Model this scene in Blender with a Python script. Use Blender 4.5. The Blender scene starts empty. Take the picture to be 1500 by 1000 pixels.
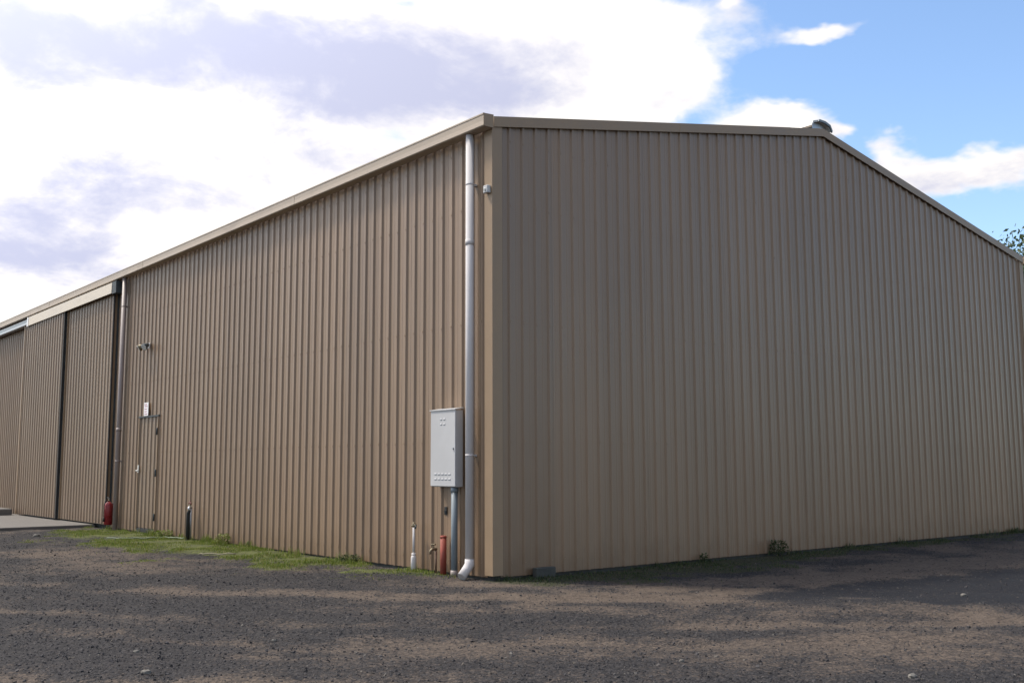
import bpy, math, random
import numpy as np
from mathutils import Vector, Matrix

R = math.radians
random.seed(7)
rng = np.random.default_rng(11)
scene = bpy.context.scene
COL = scene.collection

# ------------------------------------------------------------------ camera
def look_matrix(pos, head, pitch, roll):
    d = Vector((math.cos(head) * math.cos(pitch), math.sin(head) * math.cos(pitch), math.sin(pitch)))
    r = Vector((math.sin(head), -math.cos(head), 0))
    u = r.cross(d)
    r2 = r * math.cos(roll) + u * math.sin(roll)
    u2 = u * math.cos(roll) - r * math.sin(roll)
    m = Matrix((r2, u2, -d)).transposed().to_4x4()
    m.translation = pos
    return m

cam_data = bpy.data.cameras.new('camera')
cam = bpy.data.objects.new('camera', cam_data)
COL.objects.link(cam)
cam.matrix_world = look_matrix(Vector((-6.826, -8.700, 1.193)), R(50.818), R(6.823), R(-0.22))
cam_data.sensor_width = 36.0
cam_data.lens = 36.0 * 1512.6 / 1500.0
cam_data.clip_start = 0.1
cam_data.clip_end = 6000
scene.camera = cam

# ------------------------------------------------------------------ light
SUN_HEAD, SUN_EL = 123.0, 57.0          # heading counted from +X towards +Y
world = bpy.data.worlds.new('World')
scene.world = world
world.use_nodes = True
sun_l = bpy.data.lights.new('sun', 'SUN')
sun_l.energy = 2.9
sun_l.angle = R(9)
sun_l.color = (1.0, 0.93, 0.82)
sun = bpy.data.objects.new('sun', sun_l)
COL.objects.link(sun)
sd = Vector((math.cos(R(SUN_HEAD)) * math.cos(R(SUN_EL)), math.sin(R(SUN_HEAD)) * math.cos(R(SUN_EL)), math.sin(R(SUN_EL))))
sun.rotation_euler = sd.to_track_quat('Z', 'Y').to_euler()
sun.location = sd * 60
scene.view_settings.view_transform = 'Standard'
scene.view_settings.look = 'None'
scene.view_settings.gamma = 1.0
scene.view_settings.exposure = 0.78
scene.view_settings.use_curve_mapping = False


class NT:
    """small helper round a node tree"""
    def __init__(self, tree):
        self.t = tree
        self.n = tree.nodes
    def node(self, kind, **kw):
        nd = self.n.new(kind)
        for k, v in kw.items():
            setattr(nd, k, v)
        return nd
    def put(self, sock, val):
        if isinstance(val, bpy.types.NodeSocket):
            self.t.links.new(val, sock)
        elif val is not None:
            sock.default_value = val
    def math(self, op, a, b=None, c=None, clamp=False):
        nd = self.node('ShaderNodeMath', operation=op, use_clamp=clamp)
        self.put(nd.inputs[0], a); self.put(nd.inputs[1], b)
        if c is not None: self.put(nd.inputs[2], c)
        return nd.outputs[0]
    def vmath(self, op, a, b=None):
        nd = self.node('ShaderNodeVectorMath', operation=op)
        self.put(nd.inputs[0], a)
        if b is not None: self.put(nd.inputs[1], b)
        return nd.outputs['Value'] if op in ('DOT_PRODUCT', 'LENGTH') else nd.outputs[0]
    def noise(self, vec, scale, detail=4, rough=0.55, dist=0.0, out='Fac'):
        nd = self.node('ShaderNodeTexNoise')
        if vec is not None: self.put(nd.inputs['Vector'], vec)
        nd.inputs['Scale'].default_value = scale
        nd.inputs['Detail'].default_value = detail
        nd.inputs['Roughness'].default_value = rough
        nd.inputs['Distortion'].default_value = dist
        return nd.outputs[out]
    def ramp(self, val, lo, hi, a=0.0, b=1.0, smooth=True):
        nd = self.node('ShaderNodeMapRange', interpolation_type='SMOOTHSTEP' if smooth else 'LINEAR')
        self.put(nd.inputs[0], val)
        for i, v in zip((1, 2, 3, 4), (lo, hi, a, b)): nd.inputs[i].default_value = v
        return nd.outputs[0]
    def mix(self, fac, a, b, mode='MIX'):
        nd = self.node('ShaderNodeMix', data_type='RGBA', blend_type=mode)
        self.put(nd.inputs[0], fac)
        self.put(nd.inputs[6], a if isinstance(a, bpy.types.NodeSocket) else (*a, 1.0))
        self.put(nd.inputs[7], b if isinstance(b, bpy.types.NodeSocket) else (*b, 1.0))
        return nd.outputs[2]
    def mapping(self, vec, scale=(1, 1, 1), rot=(0, 0, 0), loc=(0, 0, 0)):
        nd = self.node('ShaderNodeMapping')
        self.put(nd.inputs[0], vec)
        nd.inputs['Scale'].default_value = scale
        nd.inputs['Rotation'].default_value = rot
        nd.inputs['Location'].default_value = loc
        return nd.outputs[0]


# ------------------------------------------------------------------ sky with broken cloud
def build_sky():
    w = NT(world.node_tree)
    w.n.clear()
    out = w.node('ShaderNodeOutputWorld')
    bg = w.node('ShaderNodeBackground')
    bg.inputs['Strength'].default_value = 0.135
    w.t.links.new(bg.outputs[0], out.inputs[0])
    world.cycles.sampling_method = 'MANUAL'; world.cycles.sample_map_resolution = 512
    sky = w.node('ShaderNodeTexSky', sky_type='NISHITA')
    sky.sun_disc = False
    sky.sun_elevation = R(SUN_EL)
    sky.sun_rotation = R(90.0 - SUN_HEAD)
    sky.altitude = 100
    sky.air_density = 1.0
    sky.dust_density = 0.25
    sky.ozone_density = 2.6
    v = w.node('ShaderNodeTexCoord').outputs['Generated']
    v = w.vmath('NORMALIZE', v)
    z = w.node('ShaderNodeSeparateXYZ'); w.put(z.inputs[0], v); z = z.outputs[2]
    h = R(51)
    fwd = w.vmath('DOT_PRODUCT', v, (math.cos(h), math.sin(h), 0))
    rgt = w.vmath('DOT_PRODUCT', v, (math.sin(h), -math.cos(h), 0))
    # lumpy noise, flattened towards the horizon as a cloud layer is
    inv = w.math('DIVIDE', 1.0, w.math('ADD', w.math('MAXIMUM', z, 0.0), 0.34))
    sc = w.node('ShaderNodeVectorMath', operation='SCALE'); w.put(sc.inputs[0], v); w.put(sc.inputs['Scale'], inv)
    pl = sc.outputs[0]
    n1 = w.noise(pl, 3.4, 6, 0.58, 0.35)
    n2 = w.noise(w.mapping(pl, loc=(3.1, 1.7, 0.4)), 9.0, 5, 0.62, 0.2)
    warp = w.noise(w.mapping(pl, loc=(7.1, 4.7, 2.4)), 7.0, 4, 0.6, 0.0, 'Color')
    ws = w.node('ShaderNodeSeparateXYZ'); w.put(ws.inputs[0], warp)
    az = w.math('MULTIPLY', w.math('ARCTAN2', rgt, fwd), 180 / math.pi)
    el = w.math('MULTIPLY', w.math('ARCSINE', z), 180 / math.pi)
    az = w.math('ADD', az, w.math('MULTIPLY', w.math('SUBTRACT', ws.outputs[0], 0.5), 5.0))
    el = w.math('ADD', el, w.math('MULTIPLY', w.math('SUBTRACT', ws.outputs[1], 0.5), 3.6))

    def blobs(lst):
        tot = None
        for a, e, ra, re_, amp in lst:
            da = w.math('MULTIPLY', w.math('SUBTRACT', az, a), 1 / ra)
            de = w.math('MULTIPLY', w.math('SUBTRACT', el, e), 1 / re_)
            q = w.math('ADD', w.math('MULTIPLY', da, da), w.math('MULTIPLY', de, de))
            g = w.math('MULTIPLY', w.math('EXPONENT', w.math('MULTIPLY', q, -1.0)), amp)
            tot = g if tot is None else w.math('ADD', tot, g)
        return tot
    clouds = blobs([(-15.0, 17.5, 19.7, 11.0, 0.75), (2.2, 22.3, 8.7, 3.6, 0.60), (7.6, 21.8, 3.6, 2.4, 0.45), (4.5, 19.8, 3.6, 1.6, 0.35),
                    (17.5, 22.65, 2.4, 0.45, 0.62), (15.0, 17.9, 3.0, 1.1, 0.95), (18.2, 17.2, 1.1, 0.7, 0.6),
                    (24.3, 14.5, 4.4, 1.5, 1.0), (20.9, 16.3, 1.5, 1.2, 0.6), (12.4, 24.5, 0.6, 0.5, 0.5)])
    holes = blobs([(-20.2, 13.1, 2.4, 0.9, 0.45), (-6.8, 18.3, 2.6, 0.9, 0.42), (-5.7, 24.9, 1.6, 0.5, 0.45), (7.3, 22.9, 2.3, 0.5, 0.3)])
    side = w.vmath('DOT_PRODUCT', v, (math.cos(R(112)) * 0.85, math.sin(R(112)) * 0.85, 0.53))
    base = w.ramp(side, 0.15, 0.92, 0.10, 0.85)
    behind = w.vmath('DOT_PRODUCT', v, (math.cos(R(245)) * 0.8, math.sin(R(245)) * 0.8, 0.6))  # unseen cloud behind the camera, added to whiten the light on the gable
    base = w.math('MAXIMUM', base, w.ramp(behind, 0.0, 0.7, 0.10, 0.72))
    d = w.math('ADD', base, clouds)
    d = w.math('SUBTRACT', d, holes)
    d = w.math('ADD', d, w.math('MULTIPLY', w.math('SUBTRACT', n1, 0.5), 0.95))
    d = w.math('ADD', d, w.math('MULTIPLY', w.math('SUBTRACT', n2, 0.5), 0.8))
    mask = w.ramp(d, 0.52, 0.98)
    # grey undersides of the thick parts
    dark = blobs([(-20.0, 21.6, 15.5, 3.0, 1.05), (-4.5, 20.7, 7.0, 2.0, 0.70), (-20.6, 15.1, 4.9, 2.0, 0.45), (-25.0, 10.6, 4.8, 1.7, 0.85), (-9.0, 16.2, 5.0, 1.4, 0.30), (5.0, 22.6, 4.5, 1.0, 0.28),
                  (-25.4, 13.1, 3.0, 1.0, 0.6), (24.0, 14.0, 3.2, 0.8, 0.35), (1.4, 20.9, 3.0, 1.0, 0.25), (-14.0, 24.6, 6.0, 0.7, -0.35), (-17.5, 17.8, 6.0, 1.0, -0.3)])
    n3 = w.noise(w.mapping(pl, loc=(1.3, 6.2, 3.3)), 5.2, 6, 0.62, 0.5)
    g = w.math('ADD', dark, w.math('MULTIPLY', w.math('SUBTRACT', n3, 0.5), 1.7))
    g = w.math('ADD', g, w.math('MULTIPLY', w.math('SUBTRACT', n2, 0.5), 1.4))
    grey = w.ramp(g, -0.12, 1.0)
    ccol = w.mix(grey, (4.9, 4.7, 4.5), (2.55, 2.65, 3.45))
    # cloud scatters light forwards: brighter the nearer to the sun
    fs = w.math('POWER', w.math('MAXIMUM', w.vmath('DOT_PRODUCT', v, tuple(sd)), 0.0), 5.0)
    gain = w.math('ADD', 1.0, w.math('MULTIPLY', fs, 3.5))
    cs = w.node('ShaderNodeVectorMath', operation='SCALE'); w.put(cs.inputs[0], ccol); w.put(cs.inputs['Scale'], gain)
    w.put(bg.inputs['Color'], w.mix(mask, sky.outputs[0], cs.outputs[0]))
build_sky()


# ------------------------------------------------------------------ materials
MATS = {}
def material(name, col, rough=0.6, metal=0.0, spec=0.4, var=0.0, scale=6.0, bump=0.0, bscale=40.0, stretch=(1, 1, 1), dirt=None, fine=None):
    """procedural: base colour with noise variation, optional dirt colour, optional bump"""
    m = bpy.data.materials.new(name)
    m.use_nodes = True
    t = NT(m.node_tree)
    b = t.n['Principled BSDF']
    b.inputs['Roughness'].default_value = rough
    b.inputs['Metallic'].default_value = metal
    b.inputs['Specular IOR Level'].default_value = spec
    co = t.node('ShaderNodeTexCoord').outputs['Object']
    mp = t.mapping(co, stretch)
    n = t.noise(mp, scale, 5, 0.6)
    lo = tuple(max(0.0, c * (1 - var)) for c in col)
    hi = tuple(min(1.0, c * (1 + var)) for c in col)
    c = t.mix(t.ramp(n, 0.3, 0.7), lo, hi)
    if dirt:
        dn = t.noise(t.mapping(co, stretch, loc=(2.3, 8.1, 4.4)), dirt[2], 6, 0.65)
        c = t.mix(t.math('MULTIPLY', t.ramp(dn, dirt[3], dirt[3] + 0.25), dirt[1]), c, dirt[0])
    t.put(b.inputs['Base Color'], c)
    t.put(b.inputs['Roughness'], t.ramp(n, 0.2, 0.8, max(0.05, rough - 0.06), min(1.0, rough + 0.08)))
    if bump:
        bn = t.node('ShaderNodeBump')
        bn.inputs['Strength'].default_value = 1.0
        bn.inputs['Distance'].default_value = bump
        t.put(bn.inputs['Height'], t.noise(co, bscale, 4, 0.6))
        t.put(b.inputs['Normal'], bn.outputs[0])
    MATS[name] = m
    return m

def cladding_material(name, col):
    """prepainted ribbed steel: per-sheet tone, faint streaks, oil canning, soil splash at the foot"""
    m = bpy.data.materials.new(name)
    m.use_nodes = True
    t = NT(m.node_tree)
    b = t.n['Principled BSDF']
    geo = t.node('ShaderNodeNewGeometry').outputs['Position']
    rnd = t.node('ShaderNodeObjectInfo').outputs['Random']
    streak = t.noise(t.mapping(geo, (9, 9, 0.35)), 1.0, 5, 0.65)
    patch = t.noise(t.mapping(geo, (0.5, 0.5, 0.35), loc=(4, 1, 2)), 1.0, 4, 0.55)
    c = t.mix(t.ramp(streak, 0.25, 0.75), tuple(x * 0.93 for x in col), tuple(x * 1.05 for x in col))
    c = t.mix(t.ramp(patch, 0.3, 0.75), c, t.mix(1.0, c, (0.90, 0.89, 0.885), 'MULTIPLY'))
    val = t.math('ADD', 0.93, t.math('MULTIPLY', rnd, 0.14))
    cc = t.node('ShaderNodeCombineColor')
    for i in range(3): t.put(cc.inputs[i], val)
    c = t.mix(1.0, c, cc.outputs[0], 'MULTIPLY')
    sx = t.node('ShaderNodeSeparateXYZ'); t.put(sx.inputs[0], geo)
    sp = t.noise(t.mapping(geo, (2.6, 2.6, 1.2)), 2.0, 6, 0.7)
    hgt = t.math('ADD', sx.outputs[2], t.math('MULTIPLY', t.math('SUBTRACT', sp, 0.5), -0.9))
    soil = t.ramp(hgt, 0.0, 0.42, 0.75, 0.0)
    c = t.mix(soil, c, (0.16, 0.098, 0.055))
    sn = t.noise(t.mapping(geo, (1, 1, 1), loc=(5, 5, 5)), 9.0, 2, 0.5)
    c = t.mix(t.math('MULTIPLY', t.ramp(sn, 0.77, 0.80), 0.5), c, (0.10, 0.075, 0.06))
    t.put(b.inputs['Base Color'], c)
    t.put(b.inputs['Roughness'], t.ramp(streak, 0.2, 0.8, 0.40, 0.55))
    b.inputs['Specular IOR Level'].default_value = 0.5
    b.inputs['Coat Weight'].default_value = 0.3
    b.inputs['Coat Roughness'].default_value = 0.28
    bn = t.node('ShaderNodeBump')
    bn.inputs['Strength'].default_value = 0.8
    bn.inputs['Distance'].default_value = 0.018
    t.put(bn.inputs['Height'], t.noise(t.mapping(geo, (2.6, 2.6, 0.8)), 1.0, 3, 0.5))
    t.put(b.inputs['Normal'], bn.outputs[0])
    MATS[name] = m
    return m

WALL = (0.214, 0.139, 0.083)
clad = cladding_material('wall_cladding', WALL)
door_clad = cladding_material('door_cladding', (0.217, 0.147, 0.091))
cream = material('cream_trim', (0.54, 0.47, 0.375), 0.42, var=0.05, scale=3, stretch=(1, 0.25, 1), dirt=((0.30, 0.25, 0.20), 0.35, 5, 0.52))
gutterm = material('gutter_paint', (0.40, 0.325, 0.25), 0.45, var=0.05, scale=3, stretch=(1, 0.25, 1), dirt=((0.22, 0.17, 0.13), 0.4, 5, 0.5))
tan = material('tan_trim', (0.25, 0.172, 0.105), 0.45, var=0.05, scale=3, dirt=((0.25, 0.19, 0.14), 0.3, 4, 0.55))
zinc = material('galvanised', (0.42, 0.44, 0.46), 0.42, metal=0.6, var=0.12, scale=14)
roofm = material('roof_steel', (0.50, 0.49, 0.47), 0.4, var=0.06, scale=2)
dark = material('dark_steel', (0.035, 0.045, 0.05), 0.55, var=0.3, scale=9)
rubber = material('black_rubber', (0.018, 0.018, 0.018), 0.7, var=0.2, scale=12)
lining = material('dark_lining', (0.05, 0.045, 0.04), 0.9, var=0.2, scale=4)
pvc = material('white_pvc', (0.50, 0.475, 0.47), 0.8, spec=0.12, var=0.05, scale=4, stretch=(1, 1, 0.3), dirt=((0.34, 0.30, 0.26), 0.45, 5, 0.5))
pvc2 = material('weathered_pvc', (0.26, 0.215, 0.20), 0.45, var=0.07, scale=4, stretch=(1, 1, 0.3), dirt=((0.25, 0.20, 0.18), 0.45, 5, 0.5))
boxgrey = material('cabinet_grey', (0.43, 0.425, 0.425), 0.42, var=0.04, scale=3, dirt=((0.36, 0.34, 0.31), 0.3, 6, 0.55))
conduit = material('grey_conduit', (0.17, 0.20, 0.22), 0.5, var=0.1, scale=5, stretch=(1, 1, 0.3))
redp = material('red_plastic', (0.24, 0.048, 0.03), 0.65, var=0.12, scale=7, dirt=((0.16, 0.06, 0.045), 0.5, 8, 0.5))
brass = material('brass', (0.17, 0.14, 0.09), 0.5, metal=0.4, var=0.15, scale=20)
copper = material('dull_copper', (0.17, 0.11, 0.08), 0.5, metal=0.5, var=0.2, scale=20)
extred = material('extinguisher_red', (0.20, 0.014, 0.017), 0.3, var=0.1, scale=9, dirt=((0.10, 0.02, 0.02), 0.4, 8, 0.5))
white = material('white_paint', (0.74, 0.73, 0.73), 0.45, var=0.04, scale=6)
inkm = material('faded_ink', (0.42, 0.25, 0.28), 0.6, var=0.15, scale=10)
maroon = material('maroon_handle', (0.14, 0.04, 0.035), 0.5, var=0.15, scale=10)
conc = material('concrete', (0.105, 0.096, 0.087), 0.85, var=0.10, scale=3, bump=0.004, bscale=60, dirt=((0.10, 0.09, 0.08), 0.5, 1.5, 0.5))
conc2 = material('dark_concrete', (0.05, 0.051, 0.046), 0.9, var=0.2, scale=9, bump=0.004, bscale=60)
lensm = material('lamp_glass', (0.55, 0.55, 0.52), 0.15, var=0.05, scale=8)
hosem = material('pale_green_hose', (0.13, 0.16, 0.10), 0.5, var=0.1, scale=20)
stickm = material('dry_straw', (0.19, 0.17, 0.115), 0.8, var=0.15, scale=20)
barkm = material('bark', (0.16, 0.13, 0.105), 0.9, var=0.3, scale=4, bump=0.02, bscale=14, stretch=(1, 1, 0.3))
palestone = material('pale_stone', (0.125, 0.115, 0.10), 0.85, var=0.15, scale=30, bump=0.004, bscale=80)

def island_material(name, stops, rough, spec=0.3, trans=None):
    m = bpy.data.materials.new(name); m.use_nodes = True
    t = NT(m.node_tree); b = t.n['Principled BSDF']
    r = t.node('ShaderNodeNewGeometry').outputs['Random Per Island']
    cr = t.node('ShaderNodeValToRGB')
    e = cr.color_ramp.elements
    while len(e) < len(stops): e.new(0.5)
    for el, (p, c) in zip(e, stops): el.position = p; el.color = (*c, 1)
    t.put(cr.inputs[0], r)
    b.inputs['Roughness'].default_value = rough
    b.inputs['Specular IOR Level'].default_value = spec
    t.put(b.inputs['Base Color'], cr.outputs[0])
    if trans:
        tr = t.node('ShaderNodeBsdfTranslucent'); t.put(tr.inputs[0], cr.outputs[0])
        mx = t.node('ShaderNodeMixShader'); mx.inputs[0].default_value = trans
        t.t.links.new(b.outputs[0], mx.inputs[1]); t.t.links.new(tr.outputs[0], mx.inputs[2])
        t.t.links.new(mx.outputs[0], t.n['Material Output'].inputs[0])
    MATS[name] = m
    return m

gravelm = island_material('gravel_stones', [(0.0, (0.022, 0.021, 0.023)), (0.45, (0.039, 0.036, 0.038)), (0.80, (0.058, 0.053, 0.052)), (0.97, (0.078, 0.065, 0.053)), (1.0, (0.13, 0.118, 0.105))], 0.85)
grassm = island_material('grass_blades', [(0.0, (0.065, 0.095, 0.015)), (0.5, (0.120, 0.165, 0.023)), (0.80, (0.175, 0.205, 0.036)), (0.93, (0.24, 0.21, 0.09)), (1.0, (0.28, 0.24, 0.12))], 0.6, trans=0.35)
weedm = island_material('dark_weeds', [(0.0, (0.020, 0.036, 0.012)), (0.6, (0.040, 0.062, 0.020)), (1.0, (0.10, 0.085, 0.045))], 0.7, trans=0.25)
leafm = island_material('gum_leaves', [(0.0, (0.030, 0.050, 0.022)), (0.6, (0.055, 0.085, 0.038)), (1.0, (0.11, 0.13, 0.065))], 0.5, trans=0.25)


# ------------------------------------------------------------------ mesh helpers
class MB:
    def __init__(self): self.v = []; self.f = []; self.s = []
    def add(self, vs, fs, smooth=False):
        o = len(self.v); self.v += [tuple(p) for p in vs]
        self.f += [tuple(i + o for i in f) for f in fs]; self.s += [smooth] * len(fs); return self
    def box(self, x0, x1, y0, y1, z0, z1, bev=0.0):
        if bev <= 0:
            vs = [(x, y, z) for x in (x0, x1) for y in (y0, y1) for z in (z0, z1)]
            return self.add(vs, [(0, 1, 3, 2), (4, 6, 7, 5), (0, 4, 5, 1), (2, 3, 7, 6), (0, 2, 6, 4), (1, 5, 7, 3)])
        b = bev
        vs = []; idx = {}
        for ix, x in enumerate((x0, x1)):
            for iy, y in enumerate((y0, y1)):
                for iz, z in enumerate((z0, z1)):
                    sx, sy, sz = (b if ix == 0 else -b), (b if iy == 0 else -b), (b if iz == 0 else -b)
                    for a, p in enumerate(((x, y + sy, z + sz), (x + sx, y, z + sz), (x + sx, y + sy, z))):
                        idx[ix, iy, iz, a] = len(vs); vs.append(p)
        I = lambda ix, iy, iz, a: idx[ix, iy, iz, a]
        fs = []
        for i in (0, 1):
            fs.append((I(i, 0, 0, 0), I(i, 1, 0, 0), I(i, 1, 1, 0), I(i, 0, 1, 0)))
            fs.append((I(0, i, 0, 1), I(1, i, 0, 1), I(1, i, 1, 1), I(0, i, 1, 1)))
            fs.append((I(0, 0, i, 2), I(1, 0, i, 2), I(1, 1, i, 2), I(0, 1, i, 2)))
            for j in (0, 1):
                fs.append((I(0, i, j, 1), I(1, i, j, 1), I(1, i, j, 2), I(0, i, j, 2)))
                fs.append((I(i, 0, j, 0), I(i, 1, j, 0), I(i, 1, j, 2), I(i, 0, j, 2)))
                fs.append((I(i, j, 0, 0), I(i, j, 1, 0), I(i, j, 1, 1), I(i, j, 0, 1)))
                for k in (0, 1):
                    fs.append((I(i, j, k, 0), I(i, j, k, 1), I(i, j, k, 2)))
        return self.add(vs, fs)
    def tube(self, pts, rad, n=12, caps=True):
        pts = [Vector(p) for p in pts]
        rads = rad if isinstance(rad, (list, tuple)) else [rad] * len(pts)
        vs = []; prev = None
        for i, p in enumerate(pts):
            if i == 0: t = pts[1] - p
            elif i == len(pts) - 1: t = p - pts[i - 1]
            else: t = (pts[i + 1] - p).normalized() + (p - pts[i - 1]).normalized()
            t.normalize()
            if prev is None:
                a = Vector((0, 0, 1)) if abs(t.z) < 0.9 else Vector((1, 0, 0))
                u = t.cross(a).normalized()
            else:
                u = (prev - t * prev.dot(t)).normalized()
            prev = u; w = t.cross(u)
            k = 1.0
            if 0 < i < len(pts) - 1:
                c = (pts[i + 1] - p).normalized().dot((p - pts[i - 1]).normalized())
                k = 1 / max(0.5, math.sqrt(max(0.05, (1 + c) / 2)))
            for j in range(n):
                an = 2 * math.pi * j / n
                vs.append(p + (u * math.cos(an) + w * math.sin(an)) * rads[i] * (k if i not in (0, len(pts) - 1) else 1))
        fs = []
        for i in range(len(pts) - 1):
            for j in range(n):
                fs.append((i * n + j, i * n + (j + 1) % n, (i + 1) * n + (j + 1) % n, (i + 1) * n + j))
        self.add(vs, fs, True)
        if caps:
            o = len(self.v) - len(vs)
            self.f += [tuple(o + j for j in reversed(range(n))), tuple(o + (len(pts) - 1) * n + j for j in range(n))]
            self.s += [False, False]
        return self
    def prism(self, prof, axis, a, b):
        """closed 2D profile pushed along an axis: axis 'y' -> profile is (x, z)"""
        n = len(prof)
        P = (lambda q, t: (q[0], t, q[1])) if axis == 'y' else (lambda q, t: (t, q[0], q[1])) if axis == 'x' else (lambda q, t: (q[0], q[1], t))
        vs = [P(q, a) for q in prof] + [P(q, b) for q in prof]
        fs = [(i, (i + 1) % n, n + (i + 1) % n, n + i) for i in range(n)] + [tuple(reversed(range(n))), tuple(range(n, 2 * n))]
        return self.add(vs, fs)
    def sphere(self, c, r, n=10, m=6, sq=(1, 1, 1)):
        vs = [(c[0], c[1], c[2] + r * sq[2])]
        for i in range(1, m):
            for j in range(n):
                a, b = math.pi * i / m, 2 * math.pi * j / n
                vs.append((c[0] + r * sq[0] * math.sin(a) * math.cos(b), c[1] + r * sq[1] * math.sin(a) * math.sin(b), c[2] + r * sq[2] * math.cos(a)))
        vs.append((c[0], c[1], c[2] - r * sq[2]))
        fs = [(0, 1 + j, 1 + (j + 1) % n) for j in range(n)]
        for i in range(m - 2):
            for j in range(n):
                fs.append((1 + i * n + j, 1 + (i + 1) * n + j, 1 + (i + 1) * n + (j + 1) % n, 1 + i * n + (j + 1) % n))
        fs += [(len(vs) - 1, 1 + (m - 2) * n + (j + 1) % n, 1 + (m - 2) * n + j) for j in range(n)]
        return self.add(vs, fs, True)
    def build(self, name, mat, parent=None):
        me = bpy.data.meshes.new(name)
        me.from_pydata(self.v, [], self.f)
        me.polygons.foreach_set('use_smooth', self.s)
        me.materials.append(mat); me.update()
        import bmesh
        bm = bmesh.new(); bm.from_mesh(me); bmesh.ops.recalc_face_normals(bm, faces=bm.faces); bm.to_mesh(me); bm.free()
        o = bpy.data.objects.new(name, me); COL.objects.link(o)
        if parent is not None:
            o.parent = parent
            o.matrix_parent_inverse = parent.matrix_world.inverted() if parent.type != 'EMPTY' else Matrix.Translation(-parent.location)
        return o

def np_mesh(name, verts, faces, mat, smooth=False):
    """verts (N,3), faces (M,k) arrays of equal size k"""
    me = bpy.data.meshes.new(name)
    k = faces.shape[1]
    me.vertices.add(len(verts)); me.vertices.foreach_set('co', np.asarray(verts, np.float32).ravel())
    me.loops.add(faces.size); me.loops.foreach_set('vertex_index', faces.astype(np.int32).ravel())
    me.polygons.add(len(faces)); me.polygons.foreach_set('loop_start', np.arange(0, faces.size, k, dtype=np.int32))
    me.polygons.foreach_set('use_smooth', np.full(len(faces), smooth))
    me.materials.append(mat); me.update(calc_edges=True); me.validate()
    o = bpy.data.objects.new(name, me); COL.objects.link(o)
    return o

def tag(o, label=None, cat=None, group=None, kind=None):
    for k, v in (('label', label), ('category', cat), ('group', group), ('kind', kind)):
        if v: o[k] = v
    return o

def thing(name, label, cat, loc=(0, 0, 0), group=None):
    o = bpy.data.objects.new(name, None); o.empty_display_size = 0.2
    o.location = loc; COL.objects.link(o)
    return tag(o, label, cat, group)

# value noise for the ground sheet
_T = rng.random((256, 256))
def vnoise(x, y):
    xi = np.floor(x).astype(int); yi = np.floor(y).astype(int); fx = x - xi; fy = y - yi
    fx = fx * fx * (3 - 2 * fx); fy = fy * fy * (3 - 2 * fy)
    g = lambda i, j: _T[(xi + i) % 256, (yi + j) % 256]
    return (g(0, 0) * (1 - fx) + g(1, 0) * fx) * (1 - fy) + (g(0, 1) * (1 - fx) + g(1, 1) * fx) * fy
def fbm(x, y, o=4, gain=0.5):
    s = 0; a = 1; t = 0
    for i in range(o):
        s = s + a * vnoise(x * 2 ** i + 17.3 * i, y * 2 ** i + 9.1 * i); t += a; a *= gain
    return s / t
def sstep(a, b, x):
    t = np.clip((x - a) / (b - a), 0, 1); return t * t * (3 - 2 * t)

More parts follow.
